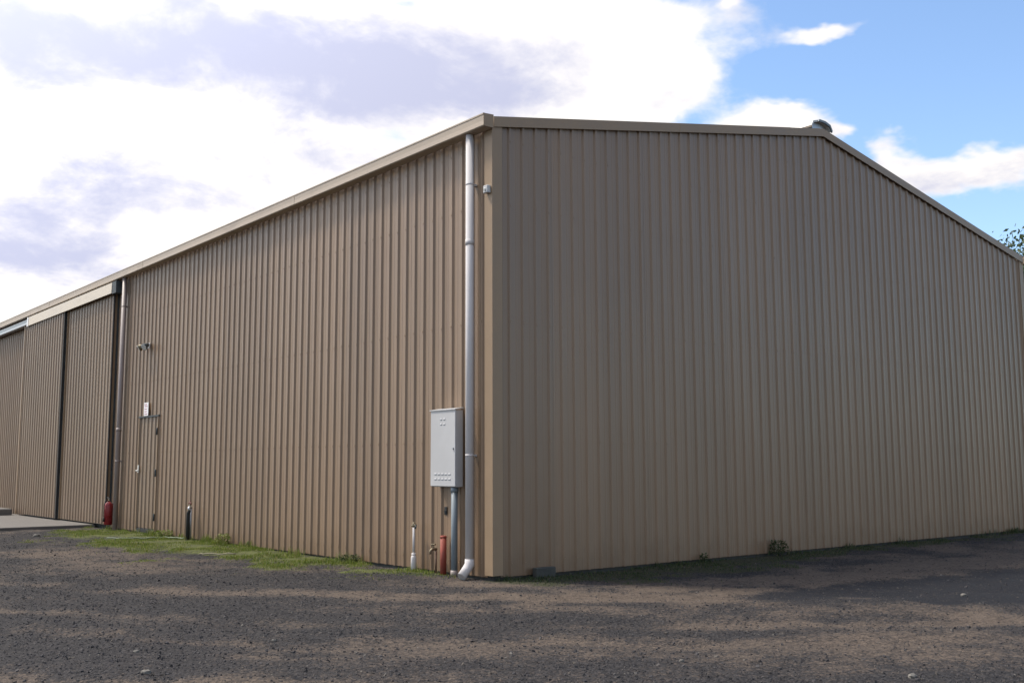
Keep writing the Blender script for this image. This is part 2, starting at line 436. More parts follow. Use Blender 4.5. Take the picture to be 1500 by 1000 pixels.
# ------------------------------------------------------------------ ground
H, A, W, LEN = 4.925, 6.08, 12.49, 38.0        # eave, apex, gable width, length of the shed
RIB = 0.19
_ca, _sa = math.cos(R(-39)), math.sin(R(-39))    # vehicles turn across the front of the corner
def fields(x, y):
    x = np.asarray(x, float); y = np.asarray(y, float)
    s = x * _ca + y * _sa; t = -x * _sa + y * _ca
    wob = (fbm(x * 0.9 + 3, y * 0.9 + 8, 4) - 0.5)
    fine = fbm(x * 3.1 + 31, y * 3.1 + 5, 4) - 0.5
    # bright turf along the long wall
    lim = np.interp(y, [-0.3, 0.3, 1.0, 2.0, 4.0, 8.0, 10.0, 11.5, 12.6], [0.0, 0.0, 0.15, 0.75, 1.5, 1.9, 1.5, 0.9, 0.0])
    wob0 = wob
    turf = sstep(-0.35, 0.75, (lim + x) + wob * 2.6 + fine * 2.4) * (x < 0.05) * sstep(0.3, 1.9, y + wob * 1.2) * (lim > 0)
    # thin weedy growth at the foot of the gable
    lim2 = np.interp(x, [-0.3, 0.1, 1.0, 2.5, 5.0, 9.0, 14.0], [0.0, 0.7, 1.5, 1.35, 0.9, 0.5, 0.5])
    moss = sstep(-0.15, 0.55, (lim2 + y) + wob * 2.0 + fine * 1.6) * (x > -0.2) * (y < 0.1)
    # bare brown soil against loose dark gravel
    rad = np.hypot(x - 8.0, y - 8.0); ang = np.arctan2(y - 8.0, x - 8.0) * 14.5
    streak = fbm(ang * 0.30 + 5, rad * 2.3 + 2 + wob * 0.6, 5, 0.62) - 0.5
    broad = fbm(ang * 0.35 + 40, rad * 0.7 + 12 + wob, 4, 0.6) - 0.5
    rut = sum(np.exp(-((rad + wob * 0.25 - r0) / 0.20) ** 2) for r0 in (12.75, 14.3, 15.15, 16.7))
    dirt = sstep(-0.34, 0.40, streak * 0.8 + broad * 1.1 + fine * 0.6 + 0.30 * rut - 0.05)
    near = np.exp(-(((s - 1.55) / 1.9) ** 2 + ((t + 1.15) / 0.58) ** 2)) + np.exp(-(((x - 3.9) / 2.6) ** 2 + ((y + 1.75 + 0.08 * x) / 0.5) ** 2)) + 0.8 * np.exp(-(((x - 8.5) / 4.0) ** 2 + ((y + 1.7) / 0.9) ** 2))
    near = near + 0.55 * np.exp(-(((s - 4.8) / 3.2) ** 2 + ((t + 2.35) / 0.40) ** 2)) + 0.8 * np.exp(-(((s + 0.1) / 1.2) ** 2 + ((t + 0.35) / 0.35) ** 2))
    dirt = np.clip(dirt * 0.75 + near * (0.75 + fine), 0, 1)
    # wedge to the right, with little soil and a darker tone
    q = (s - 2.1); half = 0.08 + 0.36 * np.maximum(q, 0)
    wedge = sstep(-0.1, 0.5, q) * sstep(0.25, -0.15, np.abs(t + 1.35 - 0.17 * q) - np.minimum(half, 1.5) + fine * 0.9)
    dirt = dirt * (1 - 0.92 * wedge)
    return turf, moss, np.clip(dirt, 0, 1), wedge, fine, wob - 0.35 * rut * (1 - turf) * (1 - moss)

def build_ground():
    fx = np.arange(-11.5, 15.01, 0.085); fy = np.arange(-8.8, 14.01, 0.085)
    def ext(a):
        up = [a[-1]]; dn = [a[0]]; st = 0.4
        while up[-1] < 2500: up.append(up[-1] + st); dn.append(dn[-1] - st); st *= 1.45
        return np.array(dn[:0:-1] + list(a) + up[1:])
    X, Y = np.meshgrid(ext(fx), ext(fy), indexing='ij')
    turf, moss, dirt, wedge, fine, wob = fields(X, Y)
    near = sstep(16, 9, np.hypot(X - 1, Y - 1) * 0.8)
    Z = near * (wob * 0.05 + fine * 0.028 * (1 - 0.3 * dirt) + 0.02 * turf)
    inside = (X > 0.02) & (X < W) & (Y > 0.02)
    edge = np.minimum(1, np.maximum(np.maximum(-X, -Y), 0) / 0.5)
    Z = np.where(inside, -0.05, Z * np.where((X > -0.6) & (Y > -0.6) & (X < W + .6), 0.35 + 0.65 * edge, 1)) - 0.012
    Z = np.where((X > -3.3) & (Y > 12.8) & (Y < 24), np.minimum(Z, 0.0), Z)
    n, m = X.shape
    i = np.arange(n * m).reshape(n, m)
    F = np.stack([i[:-1, :-1], i[1:, :-1], i[1:, 1:], i[:-1, 1:]], -1).reshape(-1, 4)
    mat = bpy.data.materials.new('gravel_yard'); mat.use_nodes = True
    o = np_mesh('ground', np.stack([X, Y, Z], -1).reshape(-1, 3), F, mat, True)
    for nm, arr in (('turf', turf), ('moss', moss), ('dirt', dirt), ('dark_wedge', wedge)):
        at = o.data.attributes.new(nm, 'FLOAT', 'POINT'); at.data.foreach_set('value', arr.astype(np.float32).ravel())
    t = NT(mat.node_tree); b = t.n['Principled BSDF']
    geo = t.node('ShaderNodeNewGeometry').outputs['Position']
    A_ = lambda nm: t.node('ShaderNodeAttribute', attribute_name=nm).outputs['Fac']
    vo = t.node('ShaderNodeTexVoronoi'); t.put(vo.inputs['Vector'], geo); vo.inputs['Scale'].default_value = 55
    vs = t.node('ShaderNodeSeparateColor'); t.put(vs.inputs[0], vo.outputs['Color'])
    n1 = t.noise(geo, 28, 5, 0.7); n2 = t.noise(geo, 5, 5, 0.65); n3 = t.noise(geo, 90, 3, 0.7)
    grav = t.mix(t.ramp(vs.outputs[0], 0.1, 1.0, smooth=False), (0.017, 0.016, 0.0172), (0.044, 0.041, 0.0415))
    soil = t.mix(t.ramp(n1, 0.3, 0.7), (0.062, 0.048, 0.038), (0.132, 0.102, 0.080))
    soil = t.mix(t.ramp(n2, 0.45, 0.8), soil, (0.110, 0.087, 0.070))
    df = t.ramp(t.math('ADD', A_('dirt'), t.math('ADD', t.math('MULTIPLY', t.math('SUBTRACT', n1, 0.5), 1.5), t.math('ADD', t.math('MULTIPLY', t.math('SUBTRACT', n2, 0.5), 0.8), t.math('MULTIPLY', t.math('SUBTRACT', vs.outputs[1], 0.5), 0.45)))), 0.10, 1.0)
    grav = t.mix(t.math('MULTIPLY', A_('dark_wedge'), 0.95), grav, (0.018, 0.0185, 0.022))  # darker, bluer ground tone across the wedge
    c = t.mix(df, grav, soil)
    mf = t.ramp(t.math('ADD', A_('moss'), t.math('MULTIPLY', t.math('SUBTRACT', n2, 0.5), 1.3)), 0.35, 0.85)
    c = t.mix(mf, c, t.mix(t.ramp(n1, 0.3, 0.7), (0.026, 0.030, 0.016), (0.060, 0.055, 0.034)))
    tf = t.ramp(t.math('ADD', A_('turf'), t.math('ADD', t.math('MULTIPLY', t.math('SUBTRACT', n1, 0.5), 1.3), t.math('MULTIPLY', t.math('SUBTRACT', n2, 0.5), 1.6))), 0.40, 1.0)
    c = t.mix(tf, c, t.mix(t.ramp(n2, 0.3, 0.7), (0.060, 0.066, 0.026), (0.095, 0.105, 0.036)))
    t.put(b.inputs['Base Color'], c)
    b.inputs['Roughness'].default_value = 0.95
    b.inputs['Specular IOR Level'].default_value = 0.15
    hgt = t.math('ADD', t.math('MULTIPLY', vo.outputs['Distance'], -0.9), t.math('ADD', t.math('MULTIPLY', n1, 1.3), t.math('MULTIPLY', n3, 0.5)))
    bn = t.node('ShaderNodeBump'); bn.inputs['Strength'].default_value = 1.0; bn.inputs['Distance'].default_value = 0.013
    t.put(bn.inputs['Height'], hgt); t.put(b.inputs['Normal'], bn.outputs[0])
    return tag(o, kind='structure'), (X, Y, Z)
ground, GR = build_ground()
_gx, _gy, _gz = GR[0][:, 0], GR[1][0, :], GR[2]
def gz(x, y):
    x = np.asarray(x, float); y = np.asarray(y, float)
    i = np.clip(np.searchsorted(_gx, x) - 1, 0, len(_gx) - 2); j = np.clip(np.searchsorted(_gy, y) - 1, 0, len(_gy) - 2)
    a = (x - _gx[i]) / (_gx[i + 1] - _gx[i]); b = (y - _gy[j]) / (_gy[j + 1] - _gy[j])
    return (_gz[i, j] * (1 - a) + _gz[i + 1, j] * a) * (1 - b) + (_gz[i, j + 1] * (1 - a) + _gz[i + 1, j + 1] * a) * b

slab = MB().box(-3.2, -0.035, 12.93, 23.0, -0.12, 0.045, 0.008).build('concrete_apron', conc)
tag(slab, kind='structure')

# ------------------------------------------------------------------ the shed
shed = thing('shed', 'large beige ribbed steel shed with low gable roof and sliding doors', 'shed')
pf = [(-0.5, 0.0), (-0.150, 0.0), (-0.070, 0.0205), (0.070, 0.0205), (0.150, 0.0)]   # one rib, in pitches

def profile(a, b, phase):
    """positions along the wall and stand-off of the ribbed sheet between a and b"""
    pts = []
    k0 = int(math.floor((a - phase) / RIB)) - 1; k1 = int(math.ceil((b - phase) / RIB)) + 1
    for k in range(k0, k1 + 1):
        for q, d in pf[1:]:
            pts.append((phase + (k + q) * RIB, d))
        # faint stiffening swage in the pan
        for q, d in ((0.44, 0.0), (0.47, 0.0025), (0.53, 0.0025), (0.56, 0.0)):
            pts.append((phase + (k + q) * RIB, d))
    pts.sort()
    s = np.array([p[0] for p in pts]); d = np.array([p[1] for p in pts])
    ins = (s > a + 1e-4) & (s < b - 1e-4)
    S = np.concatenate([[a], s[ins], [b]]); D = np.interp(S, s, d)
    return S, D

def sheet(name, parent, mat, axis, base, a, b, z0, ztop, phase, lift=0.0):
    """a ribbed steel sheet; axis 'y' = on the long wall (faces -X), 'x' = on the gable (faces -Y)"""
    S, D = profile(a, b, phase)
    mb = MB(); vs = []
    for s, d in zip(S, D):
        o = base - d - lift
        for z in (z0, ztop(s)):
            vs.append((o, s, z) if axis == 'y' else (s, o, z))
    n = len(S)
    th = 0.004                                   # folded-back side edges give the sheet thickness
    for s in (S[0], S[-1]):
        for z in (z0, ztop(s)):
            vs.append((base + th, s, z) if axis == 'y' else (s, base + th, z))
    fs = [(2 * i, 2 * i + 2, 2 * i + 3, 2 * i + 1) for i in range(n - 1)]
    fs += [(2 * n, 0, 1, 2 * n + 1), (2 * n - 2, 2 * n + 2, 2 * n + 3, 2 * n - 1)]
    mb.add(vs, fs)
    return mb.build(name, mat, parent)

def wall_run(parent, mat, axis, base, a, b, z0, ztop, phase, width=4 * RIB, name='cladding_sheet', jitter=0.0015):
    s = a; i = 0
    while s < b - 0.02:
        e = min(b, s + width)
        if b - e < 0.1: e = b
        sheet(name, parent, mat, axis, base, s, e, z0, ztop, phase, jitter * (i % 2) + random.uniform(0, 0.0006))
        s = e; i += 1

PH_L, PH_G = 0.175, 0.045
flat = lambda z: (lambda s: z)
rake = lambda s: H + (A - H) * (1 - abs(s - W / 2) / (W / 2)) - 0.02
# long wall: dark lining sheet behind, one ribbed sheet after another in front
D0, D1 = 9.68, 10.63          # side door
S0, S1 = 12.14, 18.4          # sliding doors
lw = MB()
for (y0, y1, z0, z1) in ((0.03, D0, 0, H), (D0, D1, 2.1, H), (D1, S0 + 0.12, 0, H), (S0 + 0.12, S1 - 0.1, 4.6, H), (S1 - 0.1, LEN - 0.05, 0, H)):
    lw.box(0.012, 0.05, y0, y1, z0, z1 - 0.01)
long_wall = lw.build('side_wall', lining, shed)
wall_run(long_wall, clad, 'y', 0.0, 0.10, D0, 0.018, flat(H - 0.02), PH_L)
wall_run(long_wall, clad, 'y', 0.0, D0, D1, 2.115, flat(H - 0.02), PH_L, width=5 * RIB)
wall_run(long_wall, clad, 'y', 0.0, D1, S0 - 0.03, 0.018, flat(H - 0.02), PH_L)
wall_run(long_wall, clad, 'y', 0.0, S1 - 0.1, LEN - 0.1, 0.018, flat(H - 0.02), PH_L)
gw = MB()
gw.add([(0.06, 0.012, 0), (W - 0.06, 0.012, 0), (W - 0.06, 0.012, H), (W / 2, 0.012, A - 0.03), (0.06, 0.012, H - 0.01),
        (0.06, 0.05, 0), (W - 0.06, 0.05, 0), (W - 0.06, 0.05, H), (W / 2, 0.05, A - 0.03), (0.06, 0.05, H - 0.01)],
       [(0, 1, 2, 3, 4), (9, 8, 7, 6, 5), (0, 5, 6, 1), (1, 6, 7, 2), (2, 7, 8, 3), (3, 8, 9, 4), (4, 9, 5, 0)])
gable = gw.build('gable_wall', lining, shed)
s = 0.10
edges = []
while s < W - 0.12:
    e = min(W - 0.10, s + 4 * RIB)
    if W - 0.1 - e < 0.1: e = W - 0.10
    for a_, b_ in ([(s, W / 2), (W / 2, e)] if s < W / 2 - 0.01 < e - 0.02 else [(s, e)]):
        sheet('cladding_sheet', gable, clad, 'x', 0.0, a_, b_, 0.02, rake, PH_G, 0.0015 * (len(edges) % 2) + random.uniform(0, 0.0006))
    edges.append(e); s = e
# the two walls the picture does not show, plain ribbed runs
fw = MB()
S_, D_ = profile(0.05, LEN - 0.05, PH_L)
vs = []
for q, d in zip(S_, D_): vs += [(W + d, q, 0.04), (W + d, q, H - 0.01)]
fw.add(vs, [(2 * i, 2 * i + 2, 2 * i + 3, 2 * i + 1) for i in range(len(S_) - 1)])
fw.build('far_side_wall', clad, shed)
bw = MB()
S_, D_ = profile(0.05, W - 0.05, PH_G)
vs = []
for q, d in zip(S_, D_): vs += [(q, LEN + d, 0.04), (q, LEN + d, rake(q))]
bw.add(vs, [(2 * i, 2 * i + 2, 2 * i + 3, 2 * i + 1) for i in range(len(S_) - 1)])
bw.build('rear_gable_wall', clad, shed)
# footing recessed under the sheets
MB().box(0.018, W - 0.018, 0.018, LEN - 0.02, -0.3, 0.05).build('footing', conc2, shed)
# screws
def screws(parent, axis, a, b, rows, phase, skip=()):
    mb = MB()
    k = int(math.ceil((a - phase) / RIB))
    while phase + k * RIB < b:
        c = phase + k * RIB
        for z in rows:
            if any(p <= c <= q and r0 <= z <= r1 for p, q, r0, r1 in skip): continue
            zz = z + random.uniform(-0.004, 0.004); r = 0.0065; n = 6; o = -0.0228
            if axis == 'x' and zz > rake(c) - 0.05: continue
            vs = []
            for dd, rr in ((0.0, r), (-0.006, r * 0.85)):
                for j in range(n):
                    an = math.pi * 2 * j / n
                    p = (o + dd, c + rr * math.cos(an), zz + rr * math.sin(an))
                    vs.append(p if axis == 'y' else (p[1], p[0], p[2]))
            mb.add(vs, [(j, (j + 1) % n, n + (j + 1) % n, n + j) for j in range(n)] + [tuple(range(n, 2 * n))])
        k += 1
    o = mb.build('screws', tan, parent); o['kind'] = 'stuff'
screws(long_wall, 'y', 0.12, S0, (0.16, 1.45, 2.75, 4.05, 4.72), PH_L, [(D0 - .05, D1 + .05, 0, 2.2)])
screws(gable, 'x', 0.12, W - 0.12, (0.16, 1.45, 2.75, 4.05, 4.78, 5.5), PH_G)

# folded corner flashings
def corner_flash(x, y, sx, sy, top):
    mb = MB(); w_ = 0.105; t = 0.034
    prof = [(x - sx * t, y + sy * w_), (x - sx * t, y - sy * t), (x + sx * w_, y - sy * t), (x + sx * w_, y + sy * 0.006), (x + sx * 0.006, y + sy * 0.006), (x + sx * 0.006, y + sy * w_)]
    mb.prism(prof, 'z', 0.04, top)
    return mb.build('corner_flashing', tan, shed)
corner_flash(0, 0, 1, 1, H + 0.0); corner_flash(W, 0, -1, 1, H + 0.0)
corner_flash(0, LEN, 1, -1, H); corner_flash(W, LEN, -1, -1, H)

# gutters: folded section with a lip, stop end at the corner
def gutter(sx, x0):
    g = [(0, 0), (-0.125, 0), (-0.137, 0.010), (-0.135, 0.060), (-0.138, 0.120), (-0.143, 0.128), (-0.143, 0.142), (-0.126, 0.150), (-0.118, 0.142), (-0.118, 0.06), (-0.118, 0.016), (0, 0.012)]
    mb = MB()
    mb.prism([(x0 + sx * p - sx * 0.034, H - 0.055 + q) for p, q in g], 'y', -0.055, LEN + 0.05)
    o = mb.build('gutter', gutterm, shed)
    end = [(0, 0), (-0.125, 0), (-0.137, 0.010), (-0.138, 0.142), (0, 0.150)]
    MB().prism([(x0 + sx * p - sx * 0.034, H - 0.055 + q) for p, q in end], 'y', -0.062, -0.0555).build('stop_end', tan, o)
    for yj in (4.35, 10.4, 16.5, 22.6, 28.7):
        MB().prism([(x0 + sx * p - sx * 0.034, H - 0.055 + q) for p, q in ((-0.10, -0.003), (-0.127, -0.003), (-0.140, 0.009), (-0.138, 0.06), (-0.141, 0.119), (-0.1385, 0.118), (-0.1355, 0.06), (-0.137, 0.010), (-0.125, -0.0005), (-0.10, -0.0005))], 'y', yj, yj + 0.06).build('gutter_joint', gutterm, o)
    return o
gutter(1, 0.0); gutter(-1, W)

# roof sheets
def roof_side(sx, x_e):
    mb = MB(); vs = []
    S_, D_ = profile(-0.02, LEN + 0.02, 0.0)
    xe = x_e - sx * 0.06
    sl = (A - H) / (W / 2)
    for q, d in zip(S_, D_):
        vs += [(xe, q, H + 0.055 - 0.06 * sl + d), (W / 2, q, A + 0.055 + d)]
    mb.add(vs, [(2 * i, 2 * i + 2, 2 * i + 3, 2 * i + 1) for i in range(len(S_) - 1)])
    return mb.build('roof', roofm, shed)
roof_side(1, 0.0); roof_side(-1, W)

# barge flashings along both rakes
def barge(xa, za, xb, zb, y0, y1):
    mb = MB()
    hgt = 0.105; dep = y1 - y0
    def sec(x, z):
        return [(x, y0, z - hgt + 0.075), (x, y0, z + 0.088), (x, y1, z + 0.092), (x, y1, z + 0.082), (x, y0 + 0.008, z + 0.078), (x, y0 + 0.008, z - hgt + 0.08), (x, y0 + 0.022, z - hgt + 0.08), (x, y0 + 0.022, z - hgt + 0.075)]
    a, b = sec(xa, za), sec(xb, zb); n = len(a)
    mb.add(a + b, [(i, (i + 1) % n, n + (i + 1) % n, n + i) for i in range(n)] + [tuple(range(n)), tuple(range(n, 2 * n))])
    return mb.build('barge_flashing', tan, shed)
zl = lambda x: H - 0.005 + (A - H + 0.005) * (1 - abs(x - W / 2) / (W / 2 + 0.02))
for xa, xb, yy in ((-0.02, 3.1, -0.052), (3.04, W / 2, -0.0545), (W / 2 + 0.001, 9.5, -0.0535), (9.44, W + 0.02, -0.0515)):
    barge(xa, zl(xa), xb, zl(xb), yy, 0.20 + yy * 0.1)
# ridge ventilator: curved cover over an open throat
rv = MB(); prof = []
N_ = 5; c0 = W / 2; zb = A + 0.04
for i in range(N_ + 1):
    a = math.pi * (i / N_); prof.append((c0 - 0.25 * math.cos(a), zb + 0.065 + 0.115 * math.sin(a) ** 0.75))
inn = [(x + (0.02 if x < c0 else -0.02), z - 0.022) for x, z in reversed(prof)]
rv.prism(prof + inn, 'y', -0.02, LEN)
vent = rv.build('ridge_vent', roofm, shed)
MB().prism([(c0 - 0.16, zb), (c0 + 0.16, zb), (c0 + 0.16, zb + 0.15), (c0, zb + 0.165), (c0 - 0.16, zb + 0.15)], 'y', 0.03, LEN - 0.03).build('vent_throat', zinc, vent)
lp = [((x - c0) * 1.03 + c0, z + 0.006) for x, z in prof[2:]]
MB().prism(lp + [(x - 0.012, z - 0.034) for x, z in reversed(lp)], 'y', -0.045, -0.0205).build('end_lip', conduit, vent)

# downpipes
def downpipe(x, y, mat, bottom, joints, shoe):
    p = MB()
    p.tube([(x, y, H - 0.03), (x, y, bottom)], 0.046, 20)
    o = p.build('downpipe', mat, shed)
    for z in joints:
        MB().tube([(x, y, z - 0.03), (x, y, z + 0.035)], 0.0495, 20).build('joint_collar', mat, o)
    for z in (1.3, 4.3):
        MB().tube([(x, y, z - 0.012), (x, y, z + 0.012)], 0.0470, 20).box(x + 0.04, -0.002, y - 0.02, y + 0.02, z - 0.011, z + 0.011).build('pipe_bracket', mat, o)
    if shoe:
        MB().tube([(x, y, bottom + 0.06), (x, y, bottom + 0.0), (x - 0.05, y - 0.01, bottom - 0.05), (x - 0.125, y - 0.025, bottom - 0.118)], 0.0495, 20).build('downpipe_shoe', mat, o)
    return o
dp = downpipe(-0.088, 0.30, pvc, 0.14, (3.64,), True)
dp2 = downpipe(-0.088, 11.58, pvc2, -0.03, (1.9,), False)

# side door
dr = MB().box(-0.004, 0.012, D0 + 0.012, D1 - 0.012, 0.06, 2.095).build('side_door', lining, shed)
wall_run(dr, door_clad, 'y', -0.006, D0 + 0.012, D1 - 0.014, 0.09, flat(2.085), PH_L, width=5 * RIB, name='door_sheet')
MB().box(-0.042, -0.01, D0 - 0.03, D1 + 0.03, 2.088, 2.116).build('door_head_flashing', dark, dr)
MB().box(-0.038, 0.0, D1 - 0.012, D1 + 0.012, 0.06, 2.088).build('door_jamb', tan, dr)
MB().box(-0.0375, 0.0, D0 - 0.008, D0 + 0.010, 0.06, 2.088).build('door_jamb', tan, dr)
MB().box(-0.010, -0.0025, D1 - 0.034, D1 - 0.0125, 0.06, 2.088).build('shadow_gap', rubber, dr)
for z in (1.82, 1.08, 0.30):
    MB().box(-0.05, -0.0385, D0 - 0.012, D0 + 0.028, z - 0.06, z + 0.06).tube([(-0.052, D0 + 0.006, z - 0.065), (-0.052, D0 + 0.006, z + 0.065)], 0.009, 8).build('hinge', dark, dr)
MB().box(-0.05, -0.036, D1 - 0.085, D1 - 0.04, 1.08, 1.22, 0.003).tube([(-0.05, D1 - 0.062, 1.12), (-0.085, D1 - 0.062, 1.12), (-0.09, D1 - 0.075, 1.12), (-0.09, D1 - 0.19, 1.115)], 0.010, 8).build('door_handle', lensm, dr)
MB().box(-0.03, 0.004, D0 + 0.02, D1 - 0.02, 0.005, 0.075).build('door_bottom_seal', rubber, dr)

# sliding doors
def leaf(y0, y1, xf, seal, name='sliding_door'):
    z0, z1 = 0.075, 4.66
    f = MB(); dp_ = 0.052
    f.box(xf - 0.0005, xf + dp_, y0 + 0.005, y0 + 0.05, z0, z1); f.box(xf, xf + dp_, y1 - 0.05, y1, z0, z1)
    for z in (z0, 1.5, 3.0, z1 - 0.06): f.box(xf + 0.001, xf + dp_ - 0.001, y0 + 0.05, y1 - 0.05, z, z + 0.06)
    o = f.build(name, dark if seal > 0.01 else tan, shed)
    wall_run(o, door_clad, 'y', xf - 0.002, y0 + 0.035, y1 - 0.035, z0 + 0.01, flat(z1 - 0.01), PH_L + 0.03, name='door_sheet')
    MB().box(xf - 0.026, xf - 0.001, y0 - 0.022, y0 + seal, z0, z1 + 0.002).build('edge_seal', rubber, o)
    MB().box(xf - 0.033, xf - 0.001, y1 - 0.034, y1 + 0.012, z0, z1).build('edge_trim', tan, o)
    return o
leaf(S0, 15.20, -0.080, 0.004); leaf(15.24, S1 + 0.12, -0.142, 0.034)
cover = MB().prism([(-0.195, 4.615), (-0.188, 4.828), (-0.165, 4.833), (-0.165, 4.822), (-0.180, 4.818), (-0.187, 4.622), (-0.175, 4.622), (-0.175, 4.615)], 'y', S0 - 0.10, 18.15).build('door_track_cover', cream, shed)
MB().prism([(-0.205, 4.60), (-0.198, 4.828), (-0.165, 4.833), (-0.165, 4.60)], 'y', 18.15, 18.25).build('cover_end_plate', white, cover)
trk = MB().prism([(-0.04, 4.72), (-0.16, 4.72), (-0.16, 4.775), (-0.14, 4.81), (-0.04, 4.81)], 'y', S0 - 0.33, LEN - 6).build('door_track', conduit, shed)
MB().box(-0.185, -0.030, S0 - 0.34, S0 - 0.101, 4.60, 4.835).build('track_end_bracket', dark, trk)
MB().box(-0.20, -0.075, 18.26, LEN - 6, 4.655, 4.715).build('track_rail', zinc, trk)
MB().box(-0.027, 0.012, S0 - 0.03, S0 + 0.06, 0.05, 4.6).build('door_post', dark, shed)

# ------------------------------------------------------------------ things fixed to or beside the walls
mbx = thing('meter_box', 'tall pale grey steel meter box with louvred front beside the white downpipe', 'meter box', (-0.08, 0.73, 0.955))
MB().box(-0.128, -0.0315, 0.498, 0.962, 0.958, 1.80, 0.004).build('cabinet', boxgrey, mbx)
lid = MB().box(-0.140, -0.129, 0.494, 0.966, 0.964, 1.806, 0.004).build('front_panel', boxgrey, mbx)
MB().add([(-0.150, 0.486, 1.801), (-0.150, 0.974, 1.801), (-0.0315, 0.974, 1.818), (-0.0315, 0.486, 1.818), (-0.150, 0.486, 1.812), (-0.150, 0.974, 1.812), (-0.0315, 0.974, 1.83), (-0.0315, 0.486, 1.83)],
         [(0, 1, 2, 3), (4, 7, 6, 5), (0, 4, 5, 1), (1, 5, 6, 2), (2, 6, 7, 3), (3, 7, 4, 0)]).build('rain_cap', boxgrey, mbx)
def louvre(y, z, w=0.044, h=0.018):
    m = MB().add([(-0.1405, y - w / 2, z), (-0.1405, y + w / 2, z), (-0.1405, y + w / 2, z + h), (-0.1405, y - w / 2, z + h), (-0.1445, y - w / 2 + .004, z), (-0.1445, y + w / 2 - .004, z)],
                 [(4, 5, 2, 3), (0, 4, 3), (1, 2, 5), (0, 1, 5, 4)])
    m.build('louvre', boxgrey, mbx)
    MB().box(-0.1425, -0.1406, y - w / 2, y + w / 2, z - 0.007, z - 0.001).build('louvre_slot', conduit, mbx)
for z in (1.04, 1.095):
    for k in range(5): louvre(0.60 + k * 0.066, z)
for z in (1.645, 1.70):
    for k in range(2): louvre(0.70 + k * 0.062, z, 0.034)
MB().tube([(-0.14, 0.53, 1.38), (-0.152, 0.53, 1.38)], 0.012, 10).build('lock', zinc, mbx)

cd = thing('conduit_pipe', 'blue grey conduit running from the meter box down into the ground', 'pipe', (-0.075, 0.595, 0))
MB().tube([(-0.078, 0.59, 0.956), (-0.078, 0.59, -0.05)], 0.036, 16).build('pipe', conduit, cd)
MB().tube([(-0.078, 0.59, 0.90), (-0.078, 0.59, 0.954)], 0.043, 16).build('collar', conduit, cd)
MB().tube([(-0.078, 0.59, -0.02), (-0.078, 0.59, 0.06)], 0.041, 16).build('base_fitting', pvc2, cd)

rc = thing('red_pipe', 'short red plastic pipe standing at the wall under the meter box', 'pipe', (-0.07, 0.80, 0))
MB().tube([(-0.075, 0.80, -0.05), (-0.075, 0.80, 0.405)], 0.035, 18).build('pipe', redp, rc)
MB().tube([(-0.075, 0.80, 0.395), (-0.075, 0.80, 0.42)], [0.038, 0.035], 18).build('cap', redp, rc)

def garden_tap(x, y, z, label, stem):
    t = thing('garden_tap', label, 'tap', (x, y, 0))
    MB().tube([(x, y, -0.03), (x, y, z)], 0.011, 10).build('riser_pipe', stem, t)
    MB().tube([(x + 0.01, y, z), (x - 0.05, y, z), (x - 0.075, y, z - 0.02), (x - 0.08, y, z - 0.055)], [0.014, 0.016, 0.014, 0.012], 10).build('spout', brass, t)
    h = MB().tube([(x - 0.035, y, z), (x - 0.035, y, z + 0.045)], 0.007, 8)
    h.build('spindle', brass, t)
    MB().tube([(x - 0.035, y - 0.032, z + 0.05), (x - 0.035, y + 0.032, z + 0.05)], 0.008, 8).tube([(x - 0.067, y, z + 0.05), (x - 0.003, y, z + 0.05)], 0.008, 8).build('handle', brass, t)
    return t
garden_tap(-0.06, 0.965, 0.265, 'small brass garden tap on a thin riser left of the red pipe', copper)

ho = thing('cable_entry', 'small dark cable entry hole in the wall under the meter box', 'cable entry', (-0.002, 0.85, 0.69))
MB().box(-0.012, -0.003, 0.825, 0.878, 0.645, 0.735, 0.004).build('cover_plate', rubber, ho)
MB().tube([(-0.012, 0.85, 0.68), (-0.020, 0.85, 0.678)], 0.017, 10).build('grommet', dark, ho)

vp = thing('vent_pipe', 'thin white PVC standpipe with tap fitting and a thicker foot at the wall', 'pipe', (-0.1, 1.35, 0))
MB().tube([(-0.1, 1.35, -0.04), (-0.1, 1.35, 0.15), (-0.1, 1.35, 0.175)], [0.033, 0.033, 0.022], 16).build('foot', pvc, vp)
MB().tube([(-0.1, 1.35, 0.16), (-0.1, 1.35, 0.50)], 0.0145, 12).build('riser_pipe', pvc, vp)
MB().tube([(-0.1, 1.35, 0.155), (-0.1, 1.35, 0.20)], 0.024, 14).build('collar', pvc, vp)
MB().tube([(-0.1, 1.31, 0.515), (-0.1, 1.39, 0.505)], 0.013, 10).tube([(-0.1, 1.35, 0.49), (-0.1, 1.35, 0.545)], 0.016, 10).build('tee_fitting', brass, vp)
MB().tube([(-0.1, 1.31, 0.515), (-0.112, 1.302, 0.475)], 0.010, 8).build('spout', dark, vp)

cb = thing('sensor_box', 'small pale grey sensor box high on the corner of the shed', 'sensor', (-0.06, 0.02, 4.15))
MB().box(-0.085, -0.035, -0.012, 0.066, 4.15, 4.235, 0.006).build('housing', boxgrey, cb)
MB().tube([(-0.086, 0.027, 4.185), (-0.094, 0.027, 4.183)], [0.022, 0.014], 12).build('lens', lensm, cb)

